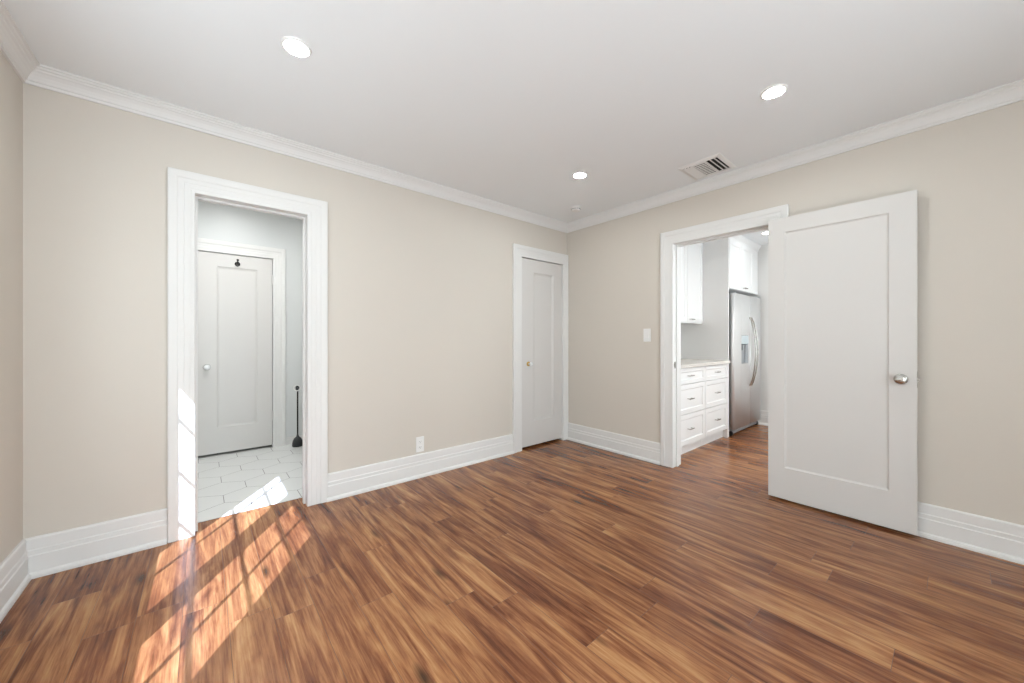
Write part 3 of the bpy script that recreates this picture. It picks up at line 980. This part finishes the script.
def bowed_door(name, x0, x1, cut=None):
    z0, z1, n = 0.085, 1.728, 14
    def yf(x):
        u = (x - (x0 + x1) / 2) / ((x1 - x0) / 2)
        return FY + 0.014 * u * u
    xs = [x0 + (x1 - x0) * k / n for k in range(n + 1)]
    if cut: xs = sorted(set(xs) | {cut[0], cut[1]})
    zs = [z0, z1] if not cut else [z0, cut[2], cut[3], z1]
    mb = MB()
    yb_ = FY + 0.070
    inside = lambda a, b, c, d: cut and cut[0] - 1e-6 <= a and b <= cut[1] + 1e-6 and cut[2] - 1e-6 <= c and d <= cut[3] + 1e-6
    for i in range(len(xs) - 1):
        a, b = xs[i], xs[i + 1]
        for k in range(len(zs) - 1):
            c, d = zs[k], zs[k + 1]
            if inside(a, b, c, d): continue
            mb.add([(a, yf(a), c), (b, yf(b), c), (b, yf(b), d), (a, yf(a), d)], [(0, 1, 2, 3)], 0, True)
        for z in (z0, z1): mb.add([(a, yf(a), z), (b, yf(b), z), (b, yb_, z), (a, yb_, z)], [(0, 1, 2, 3)])
    for x in (x0, x1): mb.add([(x, yf(x), z0), (x, yb_, z0), (x, yb_, z1), (x, yf(x), z1)], [(0, 1, 2, 3)])
    mb.add([(x0, yb_, z0), (x1, yb_, z0), (x1, yb_, z1), (x0, yb_, z1)], [(0, 1, 2, 3)])
    if cut:
        x0c, x1c, z0c, z1c = cut
        yr = FY + 0.055
        mb.add([(x0c, yf(x0c), z0c), (x1c, yf(x1c), z0c), (x1c, yf(x1c), z1c), (x0c, yf(x0c), z1c),
                (x0c, yr, z0c), (x1c, yr, z0c), (x1c, yr, z1c), (x0c, yr, z1c)],
               [(0, 1, 5, 4), (1, 2, 6, 5), (2, 3, 7, 6), (3, 0, 4, 7), (4, 5, 6, 7)], 1)
    o = mb.build(name, [M_STEEL, M_GREYPL], fr)
    bm = bmesh.new(); bm.from_mesh(o.data)
    bmesh.ops.remove_doubles(bm, verts=bm.verts, dist=1e-5)
    bmesh.ops.recalc_face_normals(bm, faces=bm.faces)
    bm.to_mesh(o.data); bm.free()
    return o


DX0, DX1 = 1.795, 2.050
fz = bowed_door('freezer_door', FX0, FS - 0.003, (DX0, DX1, 0.870, 1.222))
fd = bowed_door('refrigerator_door', FS + 0.003, FX1)
mb = MB()
mb.add([(DX0 + .003, FY + 0.003, 1.118), (DX1 - .003, FY + 0.003, 1.118), (DX1 - .003, FY + 0.003, 1.219), (DX0 + .003, FY + 0.003, 1.219),
        (DX0 + .003, FY + 0.050, 1.100), (DX1 - .003, FY + 0.050, 1.100), (DX1 - .003, FY + 0.050, 1.219), (DX0 + .003, FY + 0.050, 1.219)],
       [(0, 1, 2, 3), (4, 7, 6, 5), (0, 4, 5, 1), (1, 5, 6, 2), (2, 6, 7, 3), (3, 7, 4, 0)])
o = mb.build('control_panel', M_PANEL, fz); o['label'] = 'pale glossy control panel over the dispenser'
mb = MB()
cx = (DX0 + DX1) / 2
mb.box((cx - 0.02, FY + 0.020, 1.035), (cx + 0.02, FY + 0.052, 1.10)); mb.box((cx - 0.035, FY + 0.040, 0.93), (cx + 0.035, FY + 0.052, 1.04))
mb.box((DX0 + 0.01, FY + 0.010, 0.872), (DX1 - 0.01, FY + 0.053, 0.882))
mb.build('dispenser', M_GREYPL, fz)


def fridge_handle(parent, x, lean):
    pts = []
    z0, z1 = 0.575, 1.455
    for k in range(21):
        t = k / 20
        bow = math.sin(math.pi * t)
        pts.append((x + lean * bow, FY + 0.006 - 0.070 * bow ** 0.7, z0 + (z1 - z0) * t))
    mb = MB(); mb.tube(pts, 0.0085, 12)
    o = mb.build('handle', M_NICKEL, parent); o['label'] = 'bowed stainless handle'


fridge_handle(fz, FS - 0.030, -0.010)
fridge_handle(fd, FS + 0.030, 0.010)
mb = MB(); mb.box((FX0 + 0.03, FY + 0.050, 0.022), (FX1 - 0.02, FY + 0.078, 0.080))
for k in range(3): mb.box((FX0 + 0.05, FY + 0.047, 0.032 + 0.015 * k), (FX1 - 0.04, FY + 0.051, 0.038 + 0.015 * k))
o = mb.build('kick_grille', M_GREYPL, fr); o['label'] = 'grey grille along the foot'
for x in (FX0 + 0.022, FX1 - 0.03):
    mb = MB(); mb.lathe((x - 0.012, FY + 0.060, 0.030), (1, 0, 0), [(0.026, 0), (0.030, 0.004), (0.030, 0.020), (0.026, 0.024), (0, 0.024)], 20)
    o = mb.build('roller', M_BLACK, fr); o['label'] = 'black roller'
for x in (FX0 + 0.012, FX1 - 0.052):
    mb = MB(); mb.box((x, FY + 0.012, 1.728), (x + 0.04, FY + 0.11, 1.742)); mb.build('hinge_cover', M_GREYPL, fr, 0.003)
